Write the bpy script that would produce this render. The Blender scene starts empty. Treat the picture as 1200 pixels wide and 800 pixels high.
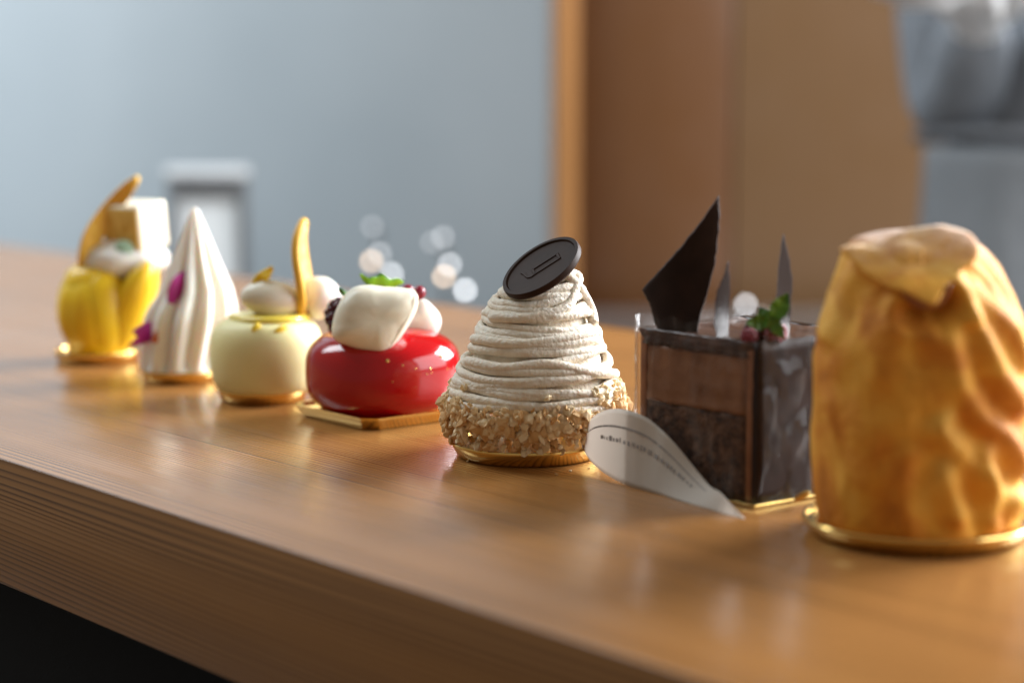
import bpy, bmesh, math, random
from mathutils import Vector, Matrix, noise
random.seed(7)
PI = math.pi
S = bpy.context.scene
C = S.collection

# ------------------------------------------------------------------ camera
FPX = 2400.0                      # focal length in photo pixels (1200 wide)
CAMH = 0.16                       # camera height above the counter top (counter top is z = 0)
PITCH = math.atan(305 / FPX)
cam = bpy.data.cameras.new('camera'); camo = bpy.data.objects.new('camera', cam); C.objects.link(camo)
camo.location = (0, 0, CAMH); camo.rotation_euler = (PI / 2 - PITCH, 0, 0)
cam.sensor_width = 36; cam.lens = 36 * FPX / 1200; cam.clip_start = 0.01; cam.clip_end = 100
cam.dof.use_dof = True; cam.dof.focus_distance = 0.872; cam.dof.aperture_fstop = 4.8; cam.dof.aperture_blades = 0
S.camera = camo

# ------------------------------------------------------------------ world, lamps, exposure
W = bpy.data.worlds.new('World'); S.world = W; W.use_nodes = True
W.node_tree.nodes['Background'].inputs[0].default_value = (1.0, 0.87, 0.72, 1)
W.node_tree.nodes['Background'].inputs[1].default_value = 0.235


def area(name, loc, target, sx, sy, power, col):
    l = bpy.data.lights.new(name, 'AREA'); l.shape = 'RECTANGLE'; l.size = sx; l.size_y = sy
    l.energy = power; l.color = col
    o = bpy.data.objects.new(name, l); C.objects.link(o); o.location = loc
    o.rotation_euler = (Vector(target) - Vector(loc)).to_track_quat('-Z', 'Y').to_euler()
    return o


area('window_light_back', (1.75, 1.95, 0.95), (0, 0.95, 0.0), 1.2, 1.1, 168, (0.95, 0.97, 1.0))
area('window_light_side', (1.9, 0.75, 0.7), (0, 0.9, 0.0), 1.6, 1.3, 34, (0.93, 0.96, 1.0))
area('wall_washer', (-1.5, 1.95, 1.6), (-0.5, 3.5, 0.15), 2.2, 1.2, 74, (0.86, 0.94, 1.0))  # unseen lamp added to brighten the wall

S.view_settings.view_transform = 'Standard'; S.view_settings.look = 'None'
S.view_settings.exposure = 0; S.view_settings.gamma = 1; S.view_settings.use_curve_mapping = False
S.render.engine = 'CYCLES'
S.cycles.use_denoising = True; S.cycles.max_bounces = 10; S.cycles.transparent_max_bounces = 16
S.cycles.sample_clamp_indirect = 6

# ------------------------------------------------------------------ pixel -> place
FWD = Vector((0, math.cos(PITCH), -math.sin(PITCH))); UPV = Vector((0, math.sin(PITCH), math.cos(PITCH)))
CP = Vector((0, 0, CAMH))


def ray(px, py):
    return FWD + Vector((1, 0, 0)) * ((px - 600) / FPX) - UPV * ((py - 400) / FPX)


def G(px, py, z=0.0):
    r = ray(px, py); return CP + r * ((z - CAMH) / r.z)


def PY(px, py, Y):
    r = ray(px, py); return CP + r * (Y / r.y)


class Spot:
    """A place on the counter; local x = across the view, y = away, z = up; s = metres per photo pixel there."""
    def __init__(self, px, py, z0=0.0):
        self.loc = G(px, py, z0); self.az = -math.atan2(self.loc.x, self.loc.y)
        self.s = (self.loc - CP).dot(FWD) / FPX; self.px = px; self.py = py
        self.M = Matrix.Translation(self.loc) @ Matrix.Rotation(self.az, 4, 'Z'); self.I = self.M.inverted()

    def pt(self, px, py, dy=0.0):
        a = self.I @ CP; d = (self.I.to_3x3() @ ray(px, py)); return a + d * ((dy - a.y) / d.y)


# ------------------------------------------------------------------ materials
def mat(name, col, rough=0.5, metal=0.0, sss=0.0, coat=0.0, spec=0.5, sssr=(1, .6, .4), scale=0.004):
    m = bpy.data.materials.new(name); m.use_nodes = True; b = m.node_tree.nodes['Principled BSDF']
    b.inputs['Base Color'].default_value = (*col, 1); b.inputs['Roughness'].default_value = rough
    b.inputs['Metallic'].default_value = metal; b.inputs['Specular IOR Level'].default_value = spec
    b.inputs['Coat Weight'].default_value = coat; b.inputs['Coat Roughness'].default_value = 0.04
    if sss:
        b.inputs['Subsurface Weight'].default_value = sss; b.inputs['Subsurface Radius'].default_value = sssr
        b.inputs['Subsurface Scale'].default_value = scale
    return m


def N(m, t, **kw):
    n = m.node_tree.nodes.new(t)
    for k, v in kw.items(): setattr(n, k, v)
    return n


def L(m, a, b): m.node_tree.links.new(a, b)


def bsdf(m): return m.node_tree.nodes['Principled BSDF']


def noisy(m, stops, scale=40, detail=5, bump=0.0, bscale=None, bdist=0.001, dist=0.0, stretch=None):
    """colour from noise + a fine bump, in the object's own coordinates (metres)"""
    tc = N(m, 'ShaderNodeTexCoord'); src = tc.outputs['Object']
    if stretch:
        mp = N(m, 'ShaderNodeMapping'); mp.inputs['Scale'].default_value = stretch; L(m, src, mp.inputs[0]); src = mp.outputs[0]
    n = N(m, 'ShaderNodeTexNoise'); n.inputs['Scale'].default_value = scale; n.inputs['Detail'].default_value = detail
    n.inputs['Distortion'].default_value = dist; L(m, src, n.inputs['Vector'])
    if stops:
        r = N(m, 'ShaderNodeValToRGB'); e = r.color_ramp.elements
        while len(e) < len(stops): e.new(0.5)
        for k, (p, c) in enumerate(stops): e[k].position = p; e[k].color = (*c, 1)
        L(m, n.outputs['Fac'], r.inputs[0]); L(m, r.outputs[0], bsdf(m).inputs['Base Color'])
    if bump:
        n2 = N(m, 'ShaderNodeTexNoise'); n2.inputs['Scale'].default_value = bscale or scale * 3; n2.inputs['Detail'].default_value = 6
        L(m, src, n2.inputs['Vector']); b = N(m, 'ShaderNodeBump'); b.inputs['Strength'].default_value = bump
        b.inputs['Distance'].default_value = bdist; L(m, n2.outputs['Fac'], b.inputs['Height']); L(m, b.outputs[0], bsdf(m).inputs['Normal'])
    return m


def math_node(m, op, a, b=None, c=None):
    n = N(m, 'ShaderNodeMath', operation=op)
    for k, v in enumerate((a, b, c)):
        if v is None: continue
        if isinstance(v, (int, float)): n.inputs[k].default_value = v
        else: L(m, v, n.inputs[k])
    return n.outputs[0]


def wood(name, light, dark, ring=330, rough=0.3, tilt=0.8, bump=0.25, coat=0.0, axis='X'):
    """straight-grained board: thin dark latewood lines running along one local axis"""
    m = mat(name, light, rough, coat=coat)
    tc = N(m, 'ShaderNodeTexCoord'); sp = N(m, 'ShaderNodeSeparateXYZ'); L(m, tc.outputs['Object'], sp.inputs[0])
    al, ac, up = {'X': (0, 1, 2), 'Z': (2, 0, 1)}[axis]
    mp = N(m, 'ShaderNodeMapping'); sc = [14.0, 14.0, 14.0]; sc[al] = 0.8; mp.inputs['Scale'].default_value = sc
    L(m, tc.outputs['Object'], mp.inputs[0])
    wn = N(m, 'ShaderNodeTexNoise'); wn.inputs['Scale'].default_value = 1.0; wn.inputs['Detail'].default_value = 2
    L(m, mp.outputs[0], wn.inputs['Vector'])
    t = math_node(m, 'ADD', sp.outputs[ac], math_node(m, 'MULTIPLY', sp.outputs[up], tilt))
    t = math_node(m, 'ADD', t, math_node(m, 'MULTIPLY', wn.outputs['Fac'], 0.03))
    n1 = N(m, 'ShaderNodeTexNoise', noise_dimensions='1D'); n1.inputs['Scale'].default_value = 60; n1.inputs['Detail'].default_value = 2
    L(m, t, n1.inputs['W'])
    ph = math_node(m, 'ADD', math_node(m, 'MULTIPLY', t, ring), math_node(m, 'MULTIPLY', n1.outputs['Fac'], 3.0))
    fr = math_node(m, 'FRACT', ph)
    rp = N(m, 'ShaderNodeValToRGB'); e = rp.color_ramp.elements
    e.new(0.5); e.new(0.8); e.new(0.9)
    for k, (p, v) in enumerate(((0, 0.0), (0.42, 0.12), (0.74, 0.75), (0.86, 1.0), (1.0, 0.0))):
        e[k].position = p; e[k].color = (v, v, v, 1)
    L(m, fr, rp.inputs[0])
    n3 = N(m, 'ShaderNodeTexNoise', noise_dimensions='1D'); n3.inputs['Scale'].default_value = 45; L(m, t, n3.inputs['W'])
    amp = math_node(m, 'MULTIPLY', rp.outputs[0], math_node(m, 'MULTIPLY_ADD', n3.outputs['Fac'], 1.5, 0.0))
    mp2 = N(m, 'ShaderNodeMapping'); sc = [900.0, 900.0, 900.0]; sc[al] = 12; mp2.inputs['Scale'].default_value = sc
    L(m, tc.outputs['Object'], mp2.inputs[0])
    fb = N(m, 'ShaderNodeTexNoise'); fb.inputs['Scale'].default_value = 1.0; fb.inputs['Detail'].default_value = 3; L(m, mp2.outputs[0], fb.inputs['Vector'])
    fac = math_node(m, 'ADD', amp, math_node(m, 'MULTIPLY_ADD', fb.outputs['Fac'], 0.5, -0.25))
    mx = N(m, 'ShaderNodeMix', data_type='RGBA'); mx.clamp_factor = True
    L(m, fac, mx.inputs[0]); mx.inputs[6].default_value = (*light, 1); mx.inputs[7].default_value = (*dark, 1)
    L(m, mx.outputs[2], bsdf(m).inputs['Base Color'])
    rn = N(m, 'ShaderNodeTexNoise'); rn.inputs['Scale'].default_value = 11; rn.inputs['Detail'].default_value = 6; L(m, tc.outputs['Object'], rn.inputs['Vector'])
    L(m, math_node(m, 'ADD', math_node(m, 'MULTIPLY_ADD', rn.outputs['Fac'], 0.2, rough - 0.10), math_node(m, 'MULTIPLY', fac, 0.06)), bsdf(m).inputs['Roughness'])
    if bump:
        b = N(m, 'ShaderNodeBump'); b.inputs['Strength'].default_value = bump; b.inputs['Distance'].default_value = 0.0004
        L(m, fac, b.inputs['Height']); L(m, b.outputs[0], bsdf(m).inputs['Normal'])
    return m


M = {}
M['counter'] = wood('counter_wood', (0.40, 0.185, 0.056), (0.08, 0.029, 0.007), 420, 0.18, tilt=1.0, bump=0.25)
M['panel_a'] = wood('panel_wood_dark', (0.095, 0.038, 0.011), (0.075, 0.029, 0.008), 120, 0.4, axis='Z', bump=0.1)
M['panel_b'] = wood('panel_wood_pale', (0.125, 0.066, 0.028), (0.10, 0.052, 0.022), 120, 0.4, axis='Z', bump=0.1)
M['panel_e'] = wood('panel_edge_wood', (0.32, 0.145, 0.045), (0.26, 0.115, 0.035), 120, 0.4, axis='Z', bump=0.1)  # paler than the panels: light on the narrow face put into the colour
M['base'] = noisy(mat('base_black', (0.01, 0.01, 0.0105), 0.7, spec=0.1), None, 300, bump=0.1)
M['wall'] = noisy(mat('wall_concrete', (0.4, 0.42, 0.43), 0.8),
                  [(0.3, (0.37, 0.43, 0.47)), (0.55, (0.41, 0.47, 0.51)), (0.75, (0.45, 0.51, 0.545))], 2.2, 8, bump=0.2, bscale=60)
M['floor'] = noisy(mat('floor_grey', (0.2, 0.2, 0.2), 0.6), [(0.3, (0.16, 0.155, 0.15)), (0.7, (0.22, 0.215, 0.21))], 6, 8)
M['steel'] = mat('polished_steel', (0.42, 0.43, 0.45), 0.04, 1.0)
M['brushed'] = noisy(mat('brushed_steel', (0.5, 0.5, 0.51), 0.35, 1.0), None, 80, bump=0.1)
M['gold'] = noisy(mat('gold_foil', (0.86, 0.60, 0.20), 0.2, 1.0), None, 200, bump=0.1, bscale=350, bdist=0.0004)
M['cream'] = noisy(mat('white_cream', (0.87, 0.85, 0.79), 0.5, sss=0.5, scale=0.008), None, 100, bump=0.12, bscale=500, bdist=0.0004)
M['mousse_white'] = noisy(mat('ivory_chocolate', (0.82, 0.77, 0.62), 0.33, sss=0.25), None, 100, bump=0.04, bscale=400, bdist=0.0003)
M['mont'] = noisy(mat('chestnut_cream', (0.7, 0.6, 0.46), 0.62, sss=0.15),
                  [(0.35, (0.80, 0.69, 0.54)), (0.6, (0.88, 0.80, 0.67)), (0.8, (0.92, 0.87, 0.77))], 260, 5, bump=0.8, bscale=650, bdist=0.0012)
M['crumb'] = noisy(mat('toasted_crumb', (0.6, 0.36, 0.15), 0.7, sss=0.1),
                   [(0.3, (0.64, 0.34, 0.11)), (0.48, (0.84, 0.56, 0.26)), (0.68, (0.92, 0.76, 0.50))], 120, 4, bump=0.4, bscale=900, bdist=0.0005)
def per_object_tone(m, amount):
    ramp = next(n for n in m.node_tree.nodes if n.type == 'VALTORGB'); src = ramp.inputs[0].links[0].from_socket
    oi = N(m, 'ShaderNodeObjectInfo'); L(m, math_node(m, 'ADD', src, math_node(m, 'MULTIPLY_ADD', oi.outputs['Random'], amount, -amount * 0.62)), ramp.inputs[0])


per_object_tone(M['crumb'], 0.45)
M['choc'] = noisy(mat('dark_chocolate', (0.022, 0.011, 0.008), 0.5, spec=0.15), [(0.3, (0.018, 0.009, 0.007)), (0.7, (0.032, 0.016, 0.011))], 90, 4, bump=0.05, bscale=500, bdist=0.0004)
M['choc_disc'] = noisy(mat('disc_chocolate', (0.04, 0.02, 0.014), 0.5, spec=0.1), [(0.3, (0.028, 0.014, 0.009)), (0.7, (0.044, 0.022, 0.014))], 90, 4, bump=0.06, bscale=500, bdist=0.0004)
M['choc_top'] = noisy(mat('dark_top_glaze', (0.05, 0.025, 0.017), 0.3), [(0.3, (0.03, 0.013, 0.009)), (0.7, (0.09, 0.042, 0.028))], 200, 5, bump=0.4, bscale=400)
M['choc_sheen'] = mat('chocolate_gloss', (0.02, 0.011, 0.009), 0.25, spec=0.6)
M['choc_brown'] = noisy(mat('milk_mousse', (0.17, 0.07, 0.033), 0.45), [(0.3, (0.20, 0.085, 0.038)), (0.7, (0.34, 0.16, 0.078))], 110, 6, bump=0.3, bscale=500, bdist=0.0006)
M['choc_edge'] = noisy(mat('cocoa_glaze', (0.26, 0.10, 0.04), 0.35), [(0.3, (0.20, 0.07, 0.025)), (0.7, (0.36, 0.145, 0.06))], 90, 5, bump=0.15, bscale=500)
M['sponge'] = noisy(mat('chocolate_sponge', (0.06, 0.03, 0.018), 0.8), [(0.35, (0.04, 0.018, 0.010)), (0.55, (0.11, 0.052, 0.028)), (0.75, (0.22, 0.12, 0.075))], 300, 6, bump=0.6, bscale=500, bdist=0.001)
M['red'] = mat('red_mirror_glaze', (0.40, 0.003, 0.006), 0.14, coat=0.5, spec=0.3)
M['berry'] = mat('red_berry', (0.22, 0.012, 0.03), 0.25, sss=0.2, sssr=(1, .1, .1))
M['blackberry'] = mat('dark_berry', (0.07, 0.008, 0.015), 0.25)
M['mint'] = noisy(mat('mint_leaf', (0.06, 0.17, 0.02), 0.45), [(0.3, (0.04, 0.13, 0.012)), (0.7, (0.10, 0.26, 0.025))], 200, 4, bump=0.2, bscale=400)
M['lime'] = noisy(mat('bright_leaf', (0.20, 0.46, 0.02), 0.4), [(0.3, (0.14, 0.38, 0.012)), (0.7, (0.30, 0.58, 0.03))], 200, 4, bump=0.2, bscale=400)
M['paleyellow'] = noisy(mat('lemon_mousse', (0.80, 0.72, 0.36), 0.5, sss=0.25), [(0.3, (0.84, 0.77, 0.36)), (0.7, (0.90, 0.85, 0.46))], 60, 4, bump=0.06, bscale=900, bdist=0.0003)
M['lemon'] = mat('lemon_gel', (0.84, 0.66, 0.09), 0.2, coat=0.3)
M['petal_y'] = noisy(mat('yellow_petal', (0.86, 0.62, 0.02), 0.5), [(0.3, (0.85, 0.55, 0.015)), (0.7, (0.9, 0.72, 0.05))], 200)
M['petal_p'] = noisy(mat('magenta_petal', (0.30, 0.008, 0.16), 0.5), [(0.3, (0.36, 0.006, 0.17)), (0.7, (0.58, 0.02, 0.34))], 150)
M['petal_o'] = mat('orange_petal', (0.55, 0.12, 0.03), 0.5)
M['mango'] = noisy(mat('mango_slice', (0.82, 0.50, 0.02), 0.32, sss=0.2, sssr=(1, .5, .1)), [(0.3, (0.80, 0.48, 0.010)), (0.55, (0.87, 0.58, 0.016)), (0.8, (0.90, 0.66, 0.04))], 50, 4, bump=0.1, bscale=250)
M['crisp'] = noisy(mat('orange_crisp', (0.72, 0.36, 0.03), 0.45, sss=0.1), [(0.3, (0.78, 0.40, 0.03)), (0.7, (0.88, 0.56, 0.08))], 90, 5, bump=0.3, bscale=300)
M['rind'] = noisy(mat('dried_citrus', (0.7, 0.42, 0.10), 0.55), [(0.35, (0.34, 0.13, 0.03)), (0.5, (0.70, 0.44, 0.13)), (0.7, (0.82, 0.58, 0.22))], 170, 5, bump=0.3, bscale=400)
M['rind_edge'] = mat('citrus_peel', (0.80, 0.45, 0.04), 0.45)
M['cake'] = noisy(mat('yellow_sponge', (0.78, 0.48, 0.10), 0.7), [(0.3, (0.68, 0.38, 0.06)), (0.7, (0.84, 0.58, 0.16))], 200, 5, bump=0.4, bscale=500)
M['herb'] = noisy(mat('green_cream', (0.36, 0.52, 0.36), 0.5), None, 90, bump=0.2)
M['fleck'] = mat('gold_leaf', (0.95, 0.66, 0.25), 0.25, 1.0)
M['white'] = mat('white_porcelain', (0.80, 0.80, 0.80), 0.15, coat=0.4)
M['frame_dark'] = mat('frame_black', (0.05, 0.05, 0.055), 0.4)
M['frame_grey'] = mat('frame_grey', (0.13, 0.135, 0.14), 0.4)
M['frame_pale'] = mat('frame_pale', (0.62, 0.64, 0.65), 0.4)
M['card'] = noisy(mat('pale_card', (0.68, 0.70, 0.70), 0.6), None, 60, bump=0.05)
M['grey_cloth'] = noisy(mat('grey_cloth', (0.17, 0.18, 0.19), 0.85), [(0.3, (0.165, 0.182, 0.205)), (0.7, (0.205, 0.225, 0.25))], 14, 6, bump=0.25, bscale=60, bdist=0.006)
M['apron'] = noisy(mat('grey_apron', (0.19, 0.195, 0.20), 0.85), [(0.3, (0.15, 0.16, 0.17)), (0.7, (0.185, 0.195, 0.205))], 10, 6, bump=0.25, bscale=40, bdist=0.008)
M['belt'] = mat('apron_tie', (0.12, 0.125, 0.135), 0.8)
M['skin'] = mat('skin', (0.55, 0.33, 0.24), 0.5, sss=0.15, scale=0.01)
M['hair'] = mat('hair', (0.02, 0.015, 0.012), 0.5)
M['trouser'] = mat('dark_trousers', (0.03, 0.03, 0.035), 0.85)
M['ink'] = mat('grey_ink', (0.26, 0.24, 0.23), 0.8)


def paper_mat():
    m = mat('white_paper', (0.76, 0.70, 0.62), 0.6)
    nt = m.node_tree; out = nt.nodes['Material Output']
    tr = N(m, 'ShaderNodeBsdfTranslucent'); tr.inputs[0].default_value = (0.75, 0.72, 0.68, 1)
    mx = N(m, 'ShaderNodeMixShader'); mx.inputs[0].default_value = 0.5
    L(m, bsdf(m).outputs[0], mx.inputs[1]); L(m, tr.outputs[0], mx.inputs[2]); L(m, mx.outputs[0], out.inputs[0])
    return m


def film_mat():
    m = bpy.data.materials.new('clear_film'); m.use_nodes = True; nt = m.node_tree; nt.nodes.remove(bsdf(m))
    tr = N(m, 'ShaderNodeBsdfTransparent'); tr.inputs[0].default_value = (0.96, 0.96, 0.96, 1)
    gl = N(m, 'ShaderNodeBsdfGlossy'); gl.inputs['Roughness'].default_value = 0.1; gl.inputs[0].default_value = (1, 1, 1, 1)
    fr = N(m, 'ShaderNodeFresnel'); fr.inputs[0].default_value = 1.30
    tc = N(m, 'ShaderNodeTexCoord'); n = N(m, 'ShaderNodeTexNoise'); n.inputs['Scale'].default_value = 90; n.inputs['Detail'].default_value = 4
    n.inputs['Distortion'].default_value = 1.0
    L(m, tc.outputs['Object'], n.inputs['Vector']); b = N(m, 'ShaderNodeBump'); b.inputs['Strength'].default_value = 0.22; b.inputs['Distance'].default_value = 0.002
    L(m, n.outputs['Fac'], b.inputs['Height']); L(m, b.outputs[0], gl.inputs['Normal']); L(m, b.outputs[0], fr.inputs['Normal'])
    mx = N(m, 'ShaderNodeMixShader'); L(m, math_node(m, 'MULTIPLY_ADD', fr.outputs[0], 0.5, 0.0), mx.inputs[0])
    L(m, tr.outputs[0], mx.inputs[1]); L(m, gl.outputs[0], mx.inputs[2])
    df = N(m, 'ShaderNodeBsdfDiffuse'); df.inputs[0].default_value = (0.8, 0.78, 0.76, 1)      # smears of fat and moisture on the film
    mp = N(m, 'ShaderNodeMapping'); mp.inputs['Scale'].default_value = (1, 1, 0.35); L(m, tc.outputs['Object'], mp.inputs[0])
    n2 = N(m, 'ShaderNodeTexNoise'); n2.inputs['Scale'].default_value = 150; n2.inputs['Detail'].default_value = 6; n2.inputs['Distortion'].default_value = 0.8; L(m, mp.outputs[0], n2.inputs['Vector'])
    mr = N(m, 'ShaderNodeMapRange'); mr.inputs[1].default_value = 0.52; mr.inputs[2].default_value = 0.78; mr.inputs[4].default_value = 0.07; L(m, n2.outputs['Fac'], mr.inputs[0])
    m2 = N(m, 'ShaderNodeMixShader'); L(m, mr.outputs[0], m2.inputs[0]); L(m, mx.outputs[0], m2.inputs[1]); L(m, df.outputs[0], m2.inputs[2])
    L(m, m2.outputs[0], nt.nodes['Material Output'].inputs[0])
    return m


def crepe_mat():
    """golden crepe: browner mottles, icing sugar lying on what faces up near the top"""
    m = mat('crepe', (0.7, 0.36, 0.07), 0.65, sss=0.06, sssr=(1, .5, .2), scale=0.003, spec=0.2)
    tc = N(m, 'ShaderNodeTexCoord'); n = N(m, 'ShaderNodeTexNoise'); n.inputs['Scale'].default_value = 38; n.inputs['Detail'].default_value = 6
    n.inputs['Distortion'].default_value = 0.6; L(m, tc.outputs['Object'], n.inputs['Vector'])
    r = N(m, 'ShaderNodeValToRGB'); e = r.color_ramp.elements; e.new(0.5); e.new(0.6)
    for k, (p, c) in enumerate(((0.30, (0.42, 0.135, 0.016)), (0.42, (0.66, 0.25, 0.030)), (0.56, (0.82, 0.41, 0.058)), (0.76, (0.87, 0.53, 0.11)))):
        e[k].position = p; e[k].color = (*c, 1)
    L(m, n.outputs['Fac'], r.inputs[0])
    nb = N(m, 'ShaderNodeTexNoise'); nb.inputs['Scale'].default_value = 24; nb.inputs['Detail'].default_value = 8; nb.inputs['Distortion'].default_value = 1.4; L(m, tc.outputs['Object'], nb.inputs['Vector'])
    br = N(m, 'ShaderNodeMapRange'); br.inputs[1].default_value = 0.54; br.inputs[2].default_value = 0.70; br.inputs[4].default_value = 0.5; L(m, nb.outputs['Fac'], br.inputs[0])
    mb = N(m, 'ShaderNodeMix', data_type='RGBA'); L(m, br.outputs[0], mb.inputs[0]); L(m, r.outputs[0], mb.inputs[6]); mb.inputs[7].default_value = (0.40, 0.125, 0.014, 1)   # browned patches
    ge = N(m, 'ShaderNodeNewGeometry'); sp = N(m, 'ShaderNodeSeparateXYZ'); L(m, ge.outputs['Normal'], sp.inputs[0])
    so = N(m, 'ShaderNodeSeparateXYZ'); L(m, tc.outputs['Object'], so.inputs[0])
    n2 = N(m, 'ShaderNodeTexNoise'); n2.inputs['Scale'].default_value = 420; n2.inputs['Detail'].default_value = 6; L(m, tc.outputs['Object'], n2.inputs['Vector'])
    up = math_node(m, 'MULTIPLY_ADD', sp.outputs[2], 1.5, -0.66)
    up = math_node(m, 'ADD', up, math_node(m, 'MULTIPLY_ADD', n2.outputs['Fac'], 0.9, -0.52))
    hz = N(m, 'ShaderNodeMapRange'); hz.inputs[1].default_value = 0.088; hz.inputs[2].default_value = 0.108; L(m, so.outputs[2], hz.inputs[0])
    fac = math_node(m, 'MULTIPLY', up, hz.outputs[0])
    mx = N(m, 'ShaderNodeMix', data_type='RGBA'); mx.clamp_factor = True; L(m, fac, mx.inputs[0]); L(m, mb.outputs[2], mx.inputs[6]); mx.inputs[7].default_value = (0.86, 0.83, 0.80, 1)
    L(m, mx.outputs[2], bsdf(m).inputs['Base Color'])
    b = N(m, 'ShaderNodeBump'); b.inputs['Strength'].default_value = 0.55; b.inputs['Distance'].default_value = 0.003
    n3 = N(m, 'ShaderNodeTexNoise'); n3.inputs['Scale'].default_value = 60; n3.inputs['Detail'].default_value = 7; n3.inputs['Roughness'].default_value = 0.6; n3.inputs['Distortion'].default_value = 0.9; L(m, tc.outputs['Object'], n3.inputs['Vector'])
    L(m, n3.outputs['Fac'], b.inputs['Height']); L(m, b.outputs[0], bsdf(m).inputs['Normal'])
    return m


M['paper'] = paper_mat(); M['film'] = film_mat(); M['crepe'] = crepe_mat()


# ------------------------------------------------------------------ mesh tools
def tag(o, label, cat, group=None, kind=None):
    o['label'] = label; o['category'] = cat
    if group: o['group'] = group
    if kind: o['kind'] = kind
    return o


def root(name, sp, label, cat, group=None, kind=None, z=0.0, rot=None):
    o = bpy.data.objects.new(name, None); C.objects.link(o); o.empty_display_size = 0.01
    if isinstance(sp, Spot): sp.M = Matrix.Translation((0, 0, z)) @ sp.M; sp.I = sp.M.inverted()
    o.location = sp.loc + Vector((0, 0, z)); o.rotation_euler = (0, 0, sp.az if rot is None else rot)
    return tag(o, label, cat, group, kind)


def obj(name, vf, m, parent=None, smooth=True, auto=None):
    v, f = vf
    me = bpy.data.meshes.new(name); me.from_pydata([tuple(p) for p in v], [], f); me.update()
    bm = bmesh.new(); bm.from_mesh(me); bmesh.ops.recalc_face_normals(bm, faces=bm.faces); bm.to_mesh(me); bm.free()
    me.materials.append(M[m]); me.polygons.foreach_set('use_smooth', [smooth] * len(me.polygons))
    if auto: me.set_sharp_from_angle(angle=math.radians(auto))
    o = bpy.data.objects.new(name, me); C.objects.link(o)
    if parent: o.parent = parent
    return o


def catmull(pts, n, closed=True):
    out = []; k = len(pts)
    for i in range(k if closed else k - 1):
        p = [Vector(pts[(i + j) % k]) if closed else Vector(pts[max(0, min(k - 1, i + j))]) for j in (-1, 0, 1, 2)]
        for q in range(n):
            t = q / n
            out.append(0.5 * ((2 * p[1]) + (p[2] - p[0]) * t + (2 * p[0] - 5 * p[1] + 4 * p[2] - p[3]) * t * t + (3 * p[1] - p[0] - 3 * p[2] + p[3]) * t ** 3))
    if not closed: out.append(Vector(pts[-1]))
    return out


def lathe(prof, n=64, fn=None):
    """prof: [(r, z)] from bottom to top; fn(theta, r, z) -> (x, y, z)"""
    v, f = [], []; rows = []
    for r, z in prof:
        if r <= 1e-7:
            v.append(fn(0, 0, z) if fn else (0, 0, z)); rows.append([len(v) - 1])
        else:
            st = len(v)
            for k in range(n):
                t = 2 * PI * k / n
                v.append(fn(t, r, z) if fn else (r * math.cos(t), r * math.sin(t), z))
            rows.append(list(range(st, st + n)))
    for a, b in zip(rows, rows[1:]):
        for k in range(n):
            q = (k + 1) % n
            if len(a) == 1 and len(b) == 1: continue
            if len(a) == 1: f.append((a[0], b[q], b[k]))
            elif len(b) == 1: f.append((a[k], a[q], b[0]))
            else: f.append((a[k], a[q], b[q], b[k]))
    for e in (rows[0], rows[-1]):
        if len(e) > 1: f.append(tuple(e))
    return v, f


def tube(pts, rad, sides=8, closed=False):
    pts = [Vector(p) for p in pts]; n = len(pts); v, f = [], []
    nrm = None
    for i, p in enumerate(pts):
        a = pts[(i + 1) % n] if closed or i < n - 1 else p; b = pts[(i - 1) % n] if closed or i > 0 else p
        t = (a - b).normalized()
        if nrm is None: nrm = t.orthogonal().normalized()
        nrm = (nrm - t * nrm.dot(t)).normalized(); bi = t.cross(nrm)
        r = rad(i / (n - 1)) if callable(rad) else rad
        for k in range(sides):
            w = 2 * PI * k / sides; v.append(p + (nrm * math.cos(w) + bi * math.sin(w)) * r)
    for i in range(n if closed else n - 1):
        for k in range(sides):
            q = (k + 1) % sides; j = (i + 1) % n
            f.append((i * sides + k, i * sides + q, j * sides + q, j * sides + k))
    if not closed:
        f.append(tuple(range(sides))); f.append(tuple(range((n - 1) * sides, n * sides)))
    return v, f


def pillow(ol, df, db, p=2.0, rings=7, ctr=None, fn=None):
    """outline of 3-D points on a plane; swells df towards local -y and db towards +y; p large = flat plate"""
    ol = [Vector(q) for q in ol]; n = len(ol)
    c = Vector(ctr) if ctr is not None else sum(ol, Vector()) / n
    v, f = [], []
    def put(q, d): 
        q = q + Vector((0, d, 0)); v.append(fn(q) if fn else q)
    ts = [math.sin(PI / 2 * k / rings) for k in range(rings + 1)]
    put(c, -df)
    for t in ts[1:]:
        for q in ol: put(c + (q - c) * t, -df * max(0.0, 1 - t ** p) ** (1 / p))
    nf = rings
    for t in reversed(ts[1:-1]):
        for q in ol: put(c + (q - c) * t, db * max(0.0, 1 - t ** p) ** (1 / p))
    put(c, db); last = len(v) - 1; R = 2 * rings - 1
    for k in range(n): f.append((0, 1 + k, 1 + (k + 1) % n))
    for r in range(R - 1):
        for k in range(n):
            q = (k + 1) % n; f.append((1 + r * n + k, 1 + (r + 1) * n + k, 1 + (r + 1) * n + q, 1 + r * n + q))
    for k in range(n): f.append((last, 1 + (R - 1) * n + (k + 1) % n, 1 + (R - 1) * n + k))
    return v, f


def plate(sp, pts, dy, th, bend=None, smooth=0, shift=Vector((0, 0, 0))):
    """thin slab traced as an outline, standing at depth dy; bend(x, z) -> extra depth"""
    q = [sp.pt(x, y, dy) for x, y in pts]
    if smooth: q = catmull(q, smooth)
    else:
        q2 = []
        for a, b in zip(q, q[1:] + q[:1]): q2 += [a + (b - a) * k / 6 + Vector((random.uniform(-1, 1), 0, random.uniform(-1, 1))) * 0.00022 for k in range(6)]
        q = q2
    def fn(p):
        p = p.copy()
        if bend: p.y += bend(p.x, p.z)
        return p + shift
    return pillow(q, th / 2, th / 2, p=14, rings=6, fn=fn)


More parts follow.
